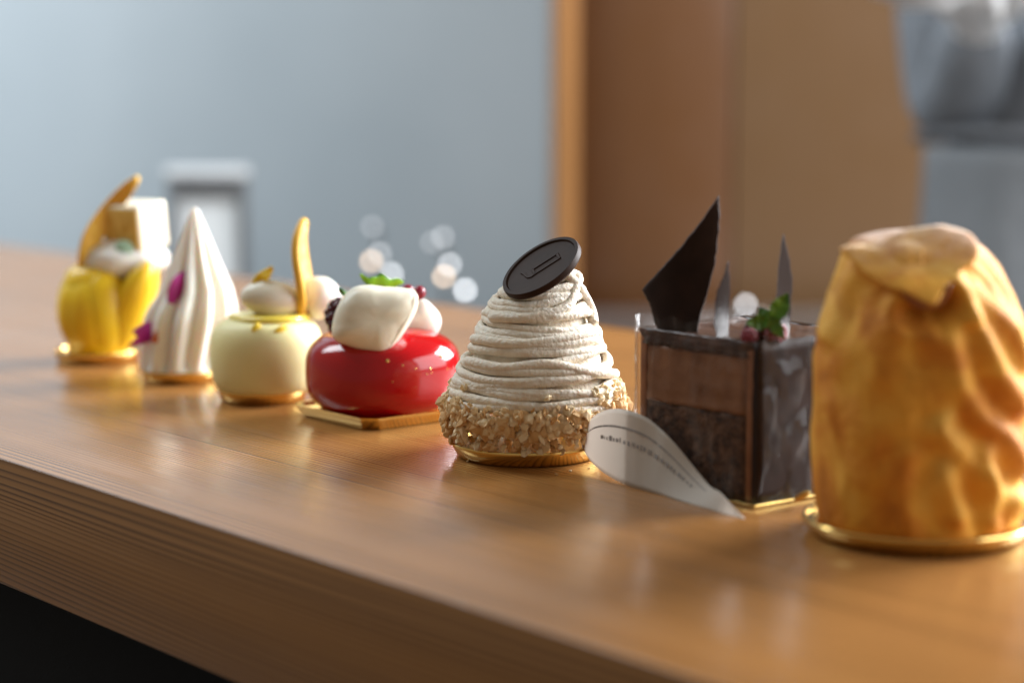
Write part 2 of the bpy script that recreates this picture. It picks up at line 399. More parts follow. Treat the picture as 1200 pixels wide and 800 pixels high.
def ball(c, rx, ry, rz, nu=32, nv=16, rot=None, fn=None):
    c = Vector(c); v, f = [], []
    def put(p):
        if fn: p = fn(p)
        p = Vector((p[0] * rx, p[1] * ry, p[2] * rz))
        if rot is not None: p = rot @ p
        v.append(c + p)
    put(Vector((0, 0, -1)))
    for i in range(1, nv):
        a = -PI / 2 + PI * i / nv
        for k in range(nu):
            t = 2 * PI * k / nu; put(Vector((math.cos(a) * math.cos(t), math.cos(a) * math.sin(t), math.sin(a))))
    put(Vector((0, 0, 1)))
    for k in range(nu): f.append((0, 1 + (k + 1) % nu, 1 + k))
    for i in range(nv - 2):
        for k in range(nu):
            q = (k + 1) % nu; f.append((1 + i * nu + k, 1 + i * nu + q, 1 + (i + 1) * nu + q, 1 + (i + 1) * nu + k))
    e = 1 + (nv - 2) * nu; l = len(v) - 1
    for k in range(nu): f.append((e + k, e + (k + 1) % nu, l))
    return v, f


def box(x0, x1, y0, y1, z0, z1, bev=0.0, seg=2):
    bm = bmesh.new(); bmesh.ops.create_cube(bm, size=1)
    for q in bm.verts:
        q.co = Vector(((x0 + x1) / 2 + q.co.x * (x1 - x0), (y0 + y1) / 2 + q.co.y * (y1 - y0), (z0 + z1) / 2 + q.co.z * (z1 - z0)))
    if bev: bmesh.ops.bevel(bm, geom=bm.edges[:], offset=bev, segments=seg, affect='EDGES', profile=0.5)
    bm.verts.index_update()
    out = [q.co.copy() for q in bm.verts], [tuple(q.index for q in fc.verts) for fc in bm.faces]
    bm.free(); return out


def merge(parts):
    v, f = [], []
    for a, b in parts:
        o = len(v); v += list(a); f += [tuple(i + o for i in q) for q in b]
    return v, f


def fbm(p, o=3):
    p = Vector(p); s, a = 0.0, 1.0
    for _ in range(o): s += a * noise.noise(p); p = p * 2.1; a *= 0.5
    return s


# ------------------------------------------------------------------ the setting
Z_FLOOR = -0.98
U = Vector((-2000, math.hypot(FPX, 305), 0)).normalized()       # along the counter, away from the camera
NV = Vector((U.y, -U.x, 0))                                       # across it, towards the back
A_FRONT = G(0, 537); A_BACK = G(0, 286)
WIDTH = (A_BACK - A_FRONT).dot(NV)
rotz = math.atan2(U.y, U.x)


class At:
    def __init__(s, loc, az=0): s.loc = Vector(loc); s.az = az


ct = root('counter', At(A_FRONT, rotz), 'long polished straight-grained wooden counter top over a black base', 'counter', kind='structure')
# local x along U, local y = -NV  (front edge at y=0, back at y=-WIDTH)
obj('counter_top', box(-2.2, 2.6, -WIDTH, 0, -0.0555, 0, 0.0009, 3), 'counter', ct, auto=40)
obj('base_panel', box(-2.1, 2.5, -WIDTH + 0.05, -0.012, Z_FLOOR, -0.0556), 'base', ct, False)
o = obj('floor', box(-4, 5, -2.5, 6, Z_FLOOR - 0.1, Z_FLOOR), 'floor', None, False)
tag(o, 'plain grey floor of the shop behind the counter', 'floor', kind='structure')
WY = 3.5
o = obj('wall', box(-4, 5, WY, WY + 0.12, Z_FLOOR, 2.0), 'wall', None, False)
tag(o, 'plain pale blue-grey concrete wall beside the wooden partition', 'wall', kind='structure')

pw = root('wooden_partition', At((0, 0, 0)), 'tall brown wooden partition standing against the grey wall', 'partition', kind='structure')
x0 = PY(650, 200, 3.06).x; x1 = PY(676, 200, 3.06).x; x2 = PY(858, 200, 3.06).x
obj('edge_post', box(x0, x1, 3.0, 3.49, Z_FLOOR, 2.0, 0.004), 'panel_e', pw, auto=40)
obj('panel', box(x1 + 0.002, x2, 3.06, 3.2, Z_FLOOR, 2.0, 0.003), 'panel_a', pw, auto=40)
obj('panel', box(x2 + 0.003, x2 + 1.6, 3.064, 3.2, Z_FLOOR, 2.0, 0.003), 'panel_b', pw, auto=40)

# low worktop behind the counter that carries the added glint globes and the card frame
wt = root('worktop', At((0, 0, 0)), 'low steel worktop against the grey wall behind the counter', 'worktop')
ZW = -0.17
obj('top', box(-0.9, 1.0, 2.72, 2.98, ZW - 0.03, ZW, 0.003), 'brushed', wt, auto=40)
obj('cabinet', box(-0.88, 0.98, 2.74, 2.97, Z_FLOOR, ZW - 0.0301), 'frame_dark', wt, False)

# ------------------------------------------------------------------ things on the worktop
YF = 2.84
fx = PY(245, 300, YF).x; k = YF / FPX
fr = root('card_frame', At((fx, YF, ZW)), 'small grey frame with pale top and card beside steel bowls', 'frame')
hw = 46 * k; h = PY(245, 208, YF).z - ZW; t = 11 * k
obj('card', box(-hw + t, hw - t, -0.002, 0.006, 0.012, h - 0.02), 'card', fr, False)
for sx in (-1, 1):
    a, b = sorted((sx * hw, sx * (hw - t))); obj('side_rail', box(a, b, -0.012, 0.012, 0, h - 0.0005, 0.001), 'frame_grey', fr, auto=40)
obj('top_rail', box(-hw + t + 0.0004, hw - t - 0.0004, -0.012, 0.012, h - 0.024, h - 0.0005, 0.001), 'frame_grey', fr, auto=40)
obj('top_cap', box(-hw - 0.002, hw + 0.002, -0.02, 0.02, h, h + 0.014, 0.003), 'frame_pale', fr, auto=40)
obj('foot', box(-hw * 0.8, hw * 0.8, -0.03, 0.03, 0, 0.006, 0.001), 'frame_grey', fr, auto=40)


def glint_globes(px, bulbs, label):  # made-up glowing globes in place of glints on glass or metal
    """small lamp: dark foot and stem, thin arms, little lit globes at (px, py, strength, tint)"""
    X = PY(px, 300, YF).x
    r = root('globe_lamp', At((X, YF, ZW)), label, 'lamp', 'little globe lamps on the worktop')
    obj('foot', lathe([(0, 0), (0.024, 0), (0.025, 0.003), (0.012, 0.008), (0.004, 0.012), (0, 0.012)], 32), 'frame_dark', r)
    top = max(PY(b[0], b[1], YF).z for b in bulbs) - ZW
    obj('stem', tube([(0, 0, 0.01), (0, 0, top * 0.5), (0, 0, top)], 0.0022, 8), 'frame_dark', r)
    for bx, by, st, col in bulbs:
        q = PY(bx, by, YF - 0.012) - Vector((X, YF, ZW))
        obj('arm', tube([(0, 0, q.z - 0.012), (q.x * 0.6, q.y * 0.6, q.z - 0.011), (q.x, q.y, q.z - 0.003)], 0.0012, 6), 'frame_dark', r)
        key = f'globe_{st}_{col[2]}'
        if key not in M:
            m = mat(key, (0.8, 0.8, 0.8), 0.3); bsdf(m).inputs['Emission Color'].default_value = (*col, 1); bsdf(m).inputs['Emission Strength'].default_value = st; M[key] = m
        obj('globe', ball(q, 0.0042, 0.0042, 0.0042, 16, 10), key, r)
    return r


WARM, COOL = (1.0, 0.70, 0.45), (0.95, 0.97, 1.0)
glint_globes(444, [(436, 266, 1.0, COOL), (445, 297, 2.2, COOL), (435, 306, 6.5, WARM), (459, 321, 6.0, COOL)], 'little lamp with four lit globes nearer the card frame')
glint_globes(522, [(519, 278, 2.0, COOL), (506, 284, 1.0, COOL), (527, 310, 5.0, COOL), (520, 324, 7.5, WARM), (545, 340, 8.5, COOL)], 'little lamp with five lit globes between its twin and the wooden partition')
glint_globes(875, [(874, 357, 6.0, COOL)], 'little lamp with a single lit globe behind the chocolate shards')

# ------------------------------------------------------------------ person behind the counter
def skinned(name, joints, links, m, parent, rootj, sub=2):
    ids = {k: i for i, k in enumerate(joints)}
    me = bpy.data.meshes.new(name); me.from_pydata([j[0] for j in joints.values()], [(ids[a], ids[b]) for a, b in links], [])
    o = bpy.data.objects.new(name, me); C.objects.link(o); o.parent = parent; me.materials.append(M[m])
    md = o.modifiers.new('skin', 'SKIN'); md.use_smooth_shade = True; md.branch_smoothing = 0.4
    for j, i in ids.items():
        r = joints[j][1]; d = me.skin_vertices[0].data[i]; d.radius = r if isinstance(r, tuple) else (r, r); d.use_root = (j == rootj)
    s = o.modifiers.new('sub', 'SUBSURF'); s.levels = sub; s.render_levels = sub
    return o


PX, PYY = 0.665, 2.45
pr = root('person', At((PX, PYY, Z_FLOOR)), 'person in grey work clothes holding a white bowl behind the counter', 'person')
Zf = -Z_FLOOR


def hand(j, l, side, wrist, pal, fwd, across, up):
    """palm and five fingers rooted in it; fwd = finger direction, across = towards the thumb"""
    w, f_, a_, u_ = Vector(wrist), Vector(fwd).normalized(), Vector(across).normalized(), Vector(up).normalized()
    j[pal] = ((w + f_ * 0.045), (0.030, 0.018))
    for q, (off, ln) in enumerate(((0.026, 0.072), (0.009, 0.080), (-0.009, 0.075), (-0.025, 0.060))):
        b = w + f_ * 0.075 + a_ * off
        j[f'{side}f{q}a'] = (b, 0.0098); j[f'{side}f{q}b'] = (b + f_ * ln * 0.5 + u_ * 0.010, 0.009); j[f'{side}f{q}c'] = (b + f_ * ln * 0.8 + u_ * 0.030, 0.0078)
        l += [(pal, f'{side}f{q}a'), (f'{side}f{q}a', f'{side}f{q}b'), (f'{side}f{q}b', f'{side}f{q}c')]
    b = w + f_ * 0.03 + a_ * 0.034
    j[f'{side}ta'] = (b, 0.0125); j[f'{side}tb'] = (b + f_ * 0.028 + a_ * 0.02 + u_ * 0.012, 0.0105); j[f'{side}tc'] = (b + f_ * 0.05 + a_ * 0.024 + u_ * 0.03, 0.009)
    l += [(pal, f'{side}ta'), (f'{side}ta', f'{side}tb'), (f'{side}tb', f'{side}tc')]


def wp(x, y, z): return Vector((x - PX, y - PYY, z - Z_FLOOR))


j = {'pelvis': (wp(PX, PYY, -0.02), (0.13, 0.10)), 'belly': (wp(PX, PYY, 0.12), (0.125, 0.095)), 'chest': (wp(PX, PYY + 0.01, 0.30), (0.14, 0.10)),
     'neckb': (wp(PX, PYY + 0.01, 0.43), 0.055), 'neck': (wp(PX, PYY - 0.005, 0.49), 0.05), 'head': (wp(PX, PYY - 0.02, 0.58), (0.078, 0.092)), 'top': (wp(PX, PYY - 0.015, 0.665), (0.062, 0.075))}
l = [('pelvis', 'belly'), ('belly', 'chest'), ('chest', 'neckb'), ('neckb', 'neck'), ('neck', 'head'), ('head', 'top')]
ARM = {'r': (wp(PX - 0.165, PYY + 0.01, 0.385), wp(0.522, PYY - 0.03, 0.110), wp(0.52, 2.31, 0.235)),
       'l': (wp(PX + 0.17, PYY + 0.01, 0.385), wp(PX + 0.20, PYY - 0.04, 0.135), wp(0.62, 2.27, 0.25))}
for s, (sh, el, wr) in ARM.items():
    j[s + 'sh'] = (sh, 0.052); j[s + 'el'] = (el, 0.040); j[s + 'wr'] = (wr, 0.027)
    l += [('chest', s + 'sh'), (s + 'sh', s + 'el'), (s + 'el', s + 'wr')]
hand(j, l, 'r', ARM['r'][2], 'rpal', (-0.35, -1, 0.0), (1, -0.35, 0.0), (0, 0.1, 1)); l.append(('rwr', 'rpal'))
hand(j, l, 'l', ARM['l'][2], 'lpal', (-1, -0.25, 0.1), (0.25, -1, 0.0), (0, 0, 1)); l.append(('lwr', 'lpal'))
for s, sx in (('r', -1), ('l', 1)):
    j[s + 'hip'] = (wp(PX + sx * 0.085, PYY, -0.10), 0.085); j[s + 'kn'] = (wp(PX + sx * 0.09, PYY - 0.01, -0.50), 0.055)
    j[s + 'an'] = (wp(PX + sx * 0.09, PYY + 0.02, -0.90), 0.038); j[s + 'toe'] = (wp(PX + sx * 0.10, PYY - 0.14, -0.945), (0.04, 0.028))
    l += [('pelvis', s + 'hip'), (s + 'hip', s + 'kn'), (s + 'kn', s + 'an'), (s + 'an', s + 'toe')]
body = skinned('body', j, l, 'skin', pr, 'pelvis')
for s in 'rl':
    gj = {k: (q[0], (q[1][0] + 0.003, q[1][1] + 0.003) if isinstance(q[1], tuple) else q[1] + 0.002) for k, q in j.items() if k == s + 'pal' or (k[0] == s and k[1] in 'ft' and k[-1] in 'abc' and k not in (s + 'toe',))}
    gj['w'] = (j[s + 'wr'][0], 0.033); gj['w2'] = (j[s + 'wr'][0].lerp(j[s + 'el'][0], 0.3), 0.036)
    skinned('glove', gj, [('w2', 'w'), ('w', s + 'pal')] + [q for q in l if q[0] in gj and q[1] in gj], 'white', pr, s + 'pal')
hc = wp(PX, PYY - 0.02, 0.60)
def hair_fn(p):
    q = 1 + 0.05 * fbm((p.x * 5, p.y * 5, p.z * 12)); return p * q if (p.y > -0.35 or p.z > 0.45) else p * 0.80
obj('hair', ball(hc + Vector((0, 0.015, 0.015)), 0.092, 0.112, 0.112, 40, 24, None, hair_fn), 'hair', pr)
obj('nose', ball(hc + Vector((0, -0.098, -0.015)), 0.012, 0.016, 0.022, 16, 10), 'skin', pr)
for sx in (-1, 1):
    obj('eye', ball(hc + Vector((sx * 0.031, -0.083, 0.012)), 0.013, 0.010, 0.008, 16, 10), 'hair', pr)
    obj('ear', ball(hc + Vector((sx * 0.083, 0.0, -0.002)), 0.012, 0.02, 0.03, 16, 10), 'skin', pr)
obj('mouth', ball(hc + Vector((0, -0.083, -0.052)), 0.024, 0.008, 0.006, 16, 10), 'berry', pr)
jj = {'pelvis': (wp(PX, PYY, -0.10), (0.175, 0.125)), 'belly': (wp(PX, PYY, 0.11), (0.178, 0.12)), 'chest': (wp(PX, PYY + 0.01, 0.30), (0.158, 0.118)), 'neckb': (wp(PX, PYY + 0.01, 0.43), 0.072)}
ll = [('pelvis', 'belly'), ('belly', 'chest'), ('chest', 'neckb')]
for s, (sh, el, wr) in ARM.items():
    jj[s + 'sh'] = (sh, 0.066); jj[s + 'el'] = (el, 0.062); jj[s + 'wr'] = (el.lerp(wr, 1.02), 0.044)
    ll += [('chest', s + 'sh'), (s + 'sh', s + 'el'), (s + 'el', s + 'wr')]
skinned('jacket', jj, ll, 'grey_cloth', pr, 'belly')
for s in 'rl':
    skinned('trouser_leg', {'a': (j[s + 'hip'][0], 0.105), 'b': (j[s + 'kn'][0], 0.078), 'c': (j[s + 'an'][0] + Vector((0, 0, 0.02)), 0.062)}, [('a', 'b'), ('b', 'c')], 'trouser', pr, 'a')
    skinned('shoe', {'a': (j[s + 'an'][0] - Vector((0, -0.02, 0.035)), (0.046, 0.046)), 'b': (j[s + 'toe'][0], (0.05, 0.035))}, [('a', 'b')], 'frame_dark', pr, 'a')


def apron():
    v, f = [], []; nu, nv = 40, 30
    for lay in (0, 1):
        for i in range(nv + 1):
            z = 0.085 - 0.62 * i / nv
            for q in range(nu + 1):
                t = -PI * (0.04 + 0.92 * q / nu); r = (0.181 + 0.03 * i / nv + 0.008 * math.sin(q * 0.9 + 1.2 * math.sin(i * 0.12)) * (0.2 + i / nv)) - 0.004 * lay
                v.append(wp(PX + r * math.cos(t), PYY + r * 0.82 * math.sin(t), z))
    n = (nu + 1) * (nv + 1)
    for b in (0, n):
        for i in range(nv):
            for q in range(nu):
                k0 = b + i * (nu + 1) + q; f.append((k0, k0 + 1, k0 + nu + 2, k0 + nu + 1))
    ed = [i for i in range(nu + 1)] + [i * (nu + 1) + nu for i in range(1, nv + 1)] + [nv * (nu + 1) + q for q in range(nu - 1, -1, -1)] + [i * (nu + 1) for i in range(nv - 1, 0, -1)]
    for a, b in zip(ed, ed[1:] + ed[:1]): f.append((a, b, b + n, a + n))
    return v, f


obj('apron', apron(), 'apron', pr)
obj('apron_tie', tube([wp(PX + 0.181 * math.cos(2 * PI * q / 48), PYY + 0.148 * math.sin(2 * PI * q / 48), 0.095 + 0.006 * math.sin(4 * PI * q / 48)) for q in range(48)], 0.007, 8, True), 'belt', pr)

bw = Vector((0.435, 2.19, 0.236))
o = obj('bowl', lathe([(0.0, 0.0), (0.03, 0), (0.032, 0.006), (0.055, 0.014), (0.078, 0.034), (0.086, 0.056), (0.083, 0.057), (0.074, 0.036), (0.05, 0.018), (0, 0.014)], 64), 'white')
o.location = bw; tag(o, 'white porcelain bowl held in the hands of the person', 'bowl')

# ------------------------------------------------------------------ gold boards
def board_mesh(r, h=0.004):
    return lathe([(0, 0.0003), (r * 0.89, 0.0003), (r * 0.92, 0.0006), (r * 0.99, h * 0.75), (r, h * 0.92), (r * 0.992, h), (r * 0.965, h), (r * 0.95, h * 0.8), (0, h * 0.8)], 96)


def board(sp, r, label, h=0.004):
    o = obj('cake_board', board_mesh(r, h), 'gold', None, auto=50); o.location = sp.loc; o.rotation_euler = (0, 0, sp.az)
    return tag(o, label, 'cake board', 'gold boards under the cakes')


# ------------------------------------------------------------------ 1 mango cake
sp = Spot(115, 422); s = sp.s; BH = 0.0054
board(sp, 50 * s, 'round gold board under the yellow ribbed mango cake', 0.0066)
r = root('mango_cake', sp, 'yellow ribbed mango cake topped with white cream, sponge cube and orange crisp', 'cake', z=BH)
obj('core', lathe([(0, 0), (34 * s, 0), (38 * s, 40 * s), (39 * s, 78 * s), (34 * s, 94 * s), (22 * s, 102 * s), (0, 105 * s)], 40), 'mango', r)
NS = 9
for q in range(NS):
    ph = -PI / 2 + 2 * PI * (q + 0.35) / NS
    flare = max(0, math.cos(ph - (-0.45))) ** 6
    hgt = 97 + 4 * math.sin(q * 2.3)
    def fn(p, ph=ph, flare=flare, hgt=hgt):
        z01 = (p.z + 1) / 2
        rad = 23 + 8 * math.sin(PI * min(1, z01 * 1.05)) + flare * (52 * z01 ** 1.6) + p.x * (19 * (1 + 0.15 * flare))
        tan = p.y * (25 + 2 * z01)
        z = z01 * hgt * (1 + 0.08 * flare)
        return Vector((rad * math.cos(ph) - tan * math.sin(ph) + 3, rad * math.sin(ph) + tan * math.cos(ph), z)) * s
    obj('mango_slice', ball((0, 0, 0), 1, 1, 1, 22, 20, None, lambda p, fn=fn: fn(Vector((p.x, p.y, math.copysign(abs(p.z) ** 0.8, p.z))))), 'mango', r)
cr = ball(sp.pt(146, 303, 0), 51 * s, 40 * s, 25 * s, 36, 18, None, lambda p: p * (1 + 0.07 * fbm(p * 2.2)))
obj('cream', cr, 'cream', r)
obj('herb_smear', pillow(catmull([sp.pt(a, b, -30 * s) for a, b in ((136, 285), (150, 282), (160, 295), (158, 312), (145, 318), (136, 304))], 4), 7 * s, 4 * s), 'herb', r)
c = sp.pt(159, 264, 0)
cb = bpy.data.objects.new('sponge_cube', None)
R = Matrix.Rotation(math.radians(50), 3, 'Z') @ Matrix.Rotation(math.radians(-6), 3, 'Y')
vv, ff = box(-27 * s, 27 * s, -27 * s, 27 * s, -27 * s, 27 * s, 4 * s, 3)
obj('cream_cube', ([c + R @ q for q in vv], ff), 'mousse_white', r)
vv, ff = box(-28.0 * s, -26.0 * s, -25 * s, 25 * s, -25 * s, 24 * s, 0.8 * s, 2)
obj('sponge_face', ([c + R @ q for q in vv], ff), 'cake', r)
obj('crisp', plate(sp, [(91, 314), (93, 287), (103, 263), (121, 239), (143, 216), (159, 205), (163, 211), (151, 233), (134, 256), (121, 280), (109, 302), (97, 322)], -0.006, 0.0026, lambda x, z: 0.004 * math.sin(x * 200) - 0.12 * z + 0.008, 4), 'crisp', r)

# ------------------------------------------------------------------ 2 white fluted cone
sp = Spot(212, 445); s = sp.s
board(sp, 46 * s, 'round gold board under the white fluted cone cake', 0.0066)
r = root('cone_cake', sp, 'tall white fluted cream cone cake with magenta petals', 'cake', z=BH)
prof = [(0, 0), (43, 0.5), (49, 6), (53, 35), (54, 66), (45, 90), (31, 122), (19, 152), (9.5, 175), (4, 187), (0, 190)]
pp = catmull([Vector((a, b, 0)) for a, b in prof[1:]], 5, False)
def cone(t, rr, z):
    zz = z / s
    fl = 1 - 0.30 * (1 - abs(math.cos(11 * (t + 0.0009 * zz) / 2))) * min(1, zz / 12) * min(1, (192 - zz) / 25)
    sh = 20 * min(1, zz / 95) ** 1.2 * s
    return (rr * fl * math.cos(t) + sh, rr * fl * math.sin(t), z)
obj('cream_cone', lathe([(0, 0)] + [(max(0, q.x) * s if q.x > 0.01 else 0, q.y * s) for q in pp], 11 * 18, cone), 'cream', r)
def petal(sp, r, pts, dy, m='petal_p', d=2.2):
    return obj('petal', pillow(catmull([sp.pt(a, b, dy) for a, b in pts], 5), d * sp.s, 0.5 * sp.s, 4, fn=lambda p: p + Vector((0, 60 * (p.x - sp.pt(pts[0][0], pts[0][1], dy).x) ** 2, 0))), m, r)
petal(sp, r, [(196, 356), (197, 338), (205, 324), (221, 318), (222, 330), (214, 346), (203, 358)], -34 * s)
petal(sp, r, [(151, 404), (160, 395), (155, 389), (167, 380), (182, 379), (190, 388), (184, 398), (168, 404)], -36 * s)
petal(sp, r, [(178, 400), (182, 388), (191, 385), (189, 394), (184, 402)], -40 * s, 'petal_o')

# ------------------------------------------------------------------ 3 pale yellow mousse
sp = Spot(308, 468); s = sp.s
board(sp, 53 * s, 'round gold board under the pale yellow mousse cake', 0.0066)
r = root('lemon_mousse_cake', sp, 'pale yellow round mousse cake with cream quenelles and an upright dried citrus slice', 'cake', z=0.0054)
prof = [(48, 0), (57, 3), (63, 14), (66, 36), (65, 57), (60, 72), (51, 81), (34, 85), (0, 86)]
pp = catmull([Vector((a, b, 0)) for a, b in prof], 5, False)
obj('mousse', lathe([(0, 0)] + [(max(0, q.x) * s if q.x > 0.01 else 0, q.y * s) for q in pp], 72, lambda t, rr, z: (rr * math.cos(t) + 5 * s, rr * math.sin(t), z)), 'paleyellow', r)
obj('lemon_gel', lathe([(0, 83 * s), (45 * s, 80 * s), (49 * s, 85 * s), (45 * s, 89 * s), (0, 91 * s)], 60, lambda t, rr, z: (rr * (1 + 0.05 * math.sin(3 * t)) * math.cos(t) + 10 * s, rr * math.sin(t), z)), 'lemon', r)
def quen(p):
    return Vector((p.x, p.y * (1 - 0.12 * abs(p.x)), p.z * (1 - 0.1 * p.x * p.x))) * (1 + 0.02 * fbm(p * 3))
ql = obj('quenelle', ball(sp.pt(318, 350, -12 * s), 36 * s, 24 * s, 22 * s, 40, 20, Matrix.Rotation(0.12, 3, 'Y'), quen), 'mousse_white', r)
obj('quenelle', ball(sp.pt(374, 349, 6 * s), 27 * s, 24 * s, 25 * s, 40, 20, Matrix.Rotation(0.3, 3, 'Y'), quen), 'cream', r)
# citrus slice standing nearly edge-on
c = sp.pt(354, 316, 0); v, f = [], []
R = Matrix.Rotation(math.radians(80), 3, 'Z')
sl = lathe([(0, -4.2 * s), (46 * s, -4.2 * s), (54 * s, -4 * s), (56 * s, 0), (54 * s, 4 * s), (46 * s, 4.2 * s), (0, 4.2 * s)], 56, lambda t, rr, z: (rr * math.cos(t), z + 0.0012 * math.sin(3 * t) * rr / (56 * s), rr * math.sin(t)))
obj('citrus_slice', ([c + R @ Vector((q[0] * 0.55, q[1], q[2])) for q in sl[0]], sl[1]), 'rind', r)
rim = tube([(55.5 * s * 0.56 * math.cos(2 * PI * q / 56), 0.0012 * math.sin(3 * 2 * PI * q / 56), 55.5 * s * math.sin(2 * PI * q / 56)) for q in range(56)], 5.4 * s, 8, True)
obj('citrus_peel', ([c + R @ q for q in rim[0]], rim[1]), 'rind_edge', r)
petal(sp, r, [(295, 330), (300, 322), (306, 318), (318, 313), (320, 320), (311, 326), (300, 333)], -14 * s, 'petal_y', 4)
petal(sp, r, [(296, 396), (295, 384), (301, 378), (306, 382), (303, 394)], -54 * s, 'petal_y', 3)
petal(sp, r, [(320, 390), (326, 383), (336, 381), (339, 388), (333, 397), (325, 394)], -56 * s, 'petal_y', 3)
petal(sp, r, [(306, 324), (314, 318), (318, 322), (312, 330)], -20 * s, 'petal_y', 3)

# ------------------------------------------------------------------ 4 red glazed cake
sp = Spot(441, 489); s = sp.s
rel = rotz - sp.az
def oct_board(a, b, h, ch):
    def ring(k, z):
        x, y, c = a - k, b - k, ch
        return [(x - c, -y, z), (x, -y + c, z), (x, y - c, z), (x - c, y, z), (-x + c, y, z), (-x, y - c, z), (-x, -y + c, z), (-x + c, -y, z)]
    rows = [ring(0.003, 0.0003), ring(0.0004, h * 0.8), ring(0, h), ring(0.0018, h), ring(0.0024, h * 0.8)]
    v = sum(rows, []); f = []
    for i in range(4):
        for q in range(8): f.append((i * 8 + q, i * 8 + (q + 1) % 8, (i + 1) * 8 + (q + 1) % 8, (i + 1) * 8 + q))
    f += [tuple(range(8)), tuple(range(32, 40))]; return v, f
o = obj('cake_board', oct_board(0.033, 0.0285, 0.006, 0.006), 'gold', None, False); o.location = sp.loc; o.rotation_euler = (0, 0, rotz)
tag(o, 'rectangular gold board with cut corners under the red glazed cake', 'cake board', 'gold boards under the cakes')
r = root('red_glazed_cake', sp, 'glossy red glazed cake topped with white chocolate curl, cream, leaf and berries', 'cake', z=0.0042)
def se(p):
    e = lambda w, k: math.copysign(abs(w) ** k, w)
    x, y, z = e(p.x, 0.88), e(p.y, 0.88), e(p.z, 0.62)
    dip = 0.10 * math.exp(-(x * x + y * y) / 0.12) if z > 0 else 0
    return Vector((x, y, z - dip))
hz = 55 * s
cb = ball((8 * s, 0, hz * 0.80), 91 * s, 85 * s, hz, 96, 48, Matrix.Rotation(rel, 3, 'Z'), se)
cb = ([Vector((q[0], q[1], max(q[2], 0.0002))) for q in cb[0]], cb[1])
gl = obj('red_glaze', cb, 'red', r)
def curl_fn(p):
    q = p.copy(); a = sp.pt(489, 352, -0.023); b = sp.pt(449, 414, -0.023)
    d = (b - a).normalized(); w = (q - a) - d * (q - a).dot(d); side = w.length * (1 if w.x > 0 else -1)
    q.y += 0.0030 * math.exp(-((side + 0.0046) / 0.0016) ** 2) - 0.0012 * math.exp(-((side + 0.0072) / 0.0022) ** 2) + 0.0006 * fbm((p.x * 70, p.y * 30, p.z * 110), 3)
    return q
obj('white_chocolate_curl', pillow(catmull([sp.pt(a, b, -0.023) for a, b in ((391, 396), (390, 376), (398, 354), (412, 338), (430, 334), (450, 336), (470, 337), (486, 341), (490, 354), (486, 368), (476, 386), (462, 404), (449, 417), (434, 414), (412, 406))], 6), 0.014, 0.010, 2.6, 14, fn=curl_fn), 'mousse_white', r)
obj('curl_lip', pillow(catmull([sp.pt(a, b, -0.0285) for a, b in ((450, 416), (463, 402), (477, 381), (487, 360), (490, 348), (485, 343), (478, 352), (468, 374), (456, 398))], 5), 0.0055, 0.006, 2.4, 8), 'mousse_white', r)
def drop(p):
    k = 1 - 0.35 * max(0, p.z) ** 2; return Vector((p.x * k, p.y * k, p.z + 0.12 * max(0, p.z) ** 6))
obj('cream_dollop', ball(sp.pt(496, 376, 0.006), 21 * s, 21 * s, 23 * s, 32, 18, None, drop), 'cream', r)
obj('currant', ball(sp.pt(491, 343, -0.004), 8 * s, 8 * s, 8.5 * s, 20, 12), 'berry', r)
obj('currant', ball(sp.pt(477, 342, 0.004), 9 * s, 9 * s, 9 * s, 20, 12), 'berry', r)
def drupes(c, R, n, k, squash=1.0):
    out = [ball(c, R * 0.86, R * 0.86, R * 0.82 * squash, 16, 10)]
    for i in range(n):
        z = 1 - 2 * (i + 0.5) / n; a = i * 2.39996; q = math.sqrt(1 - z * z)
        out.append(ball(Vector(c) + Vector((q * math.cos(a), q * math.sin(a), z * squash)) * R * 0.84, R * k, R * k, R * k, 10, 6))
    return merge(out)
obj('blackberry', drupes(sp.pt(401, 371, 0.010), 20 * s, 46, 0.27, 1.15), 'blackberry', r)
def leafpts(pts, n=4): return pts
def leaf(sp, r, pts, dy, m, d=1.5, tilt=0.0):
    return obj('leaf', pillow(catmull([sp.pt(a, b, dy) for a, b in pts], 3), d * sp.s, 0.6 * sp.s, 5, 6, fn=lambda p: p + Vector((0, tilt * (p.z - sp.pt(*pts[0], dy).z) + 0.0008 * math.sin(p.x * 900), 0.0006 * math.sin(p.x * 700)))), m, r)
leaf(sp, r, [(421, 322), (428, 325), (436, 323), (443, 326), (449, 323), (455, 326), (464, 327), (473, 331), (467, 337), (452, 338), (436, 336), (426, 332)], -0.012, 'lime', 3, -0.8)
leaf(sp, r, [(438, 327), (446, 321), (454, 323), (459, 328), (452, 333), (444, 333)], -0.006, 'mint', 3, -0.4)
leaf(sp, r, [(396, 338), (404, 341), (410, 345), (407, 349), (399, 346)], 0.002, 'mint', 2)
bm_cache = None
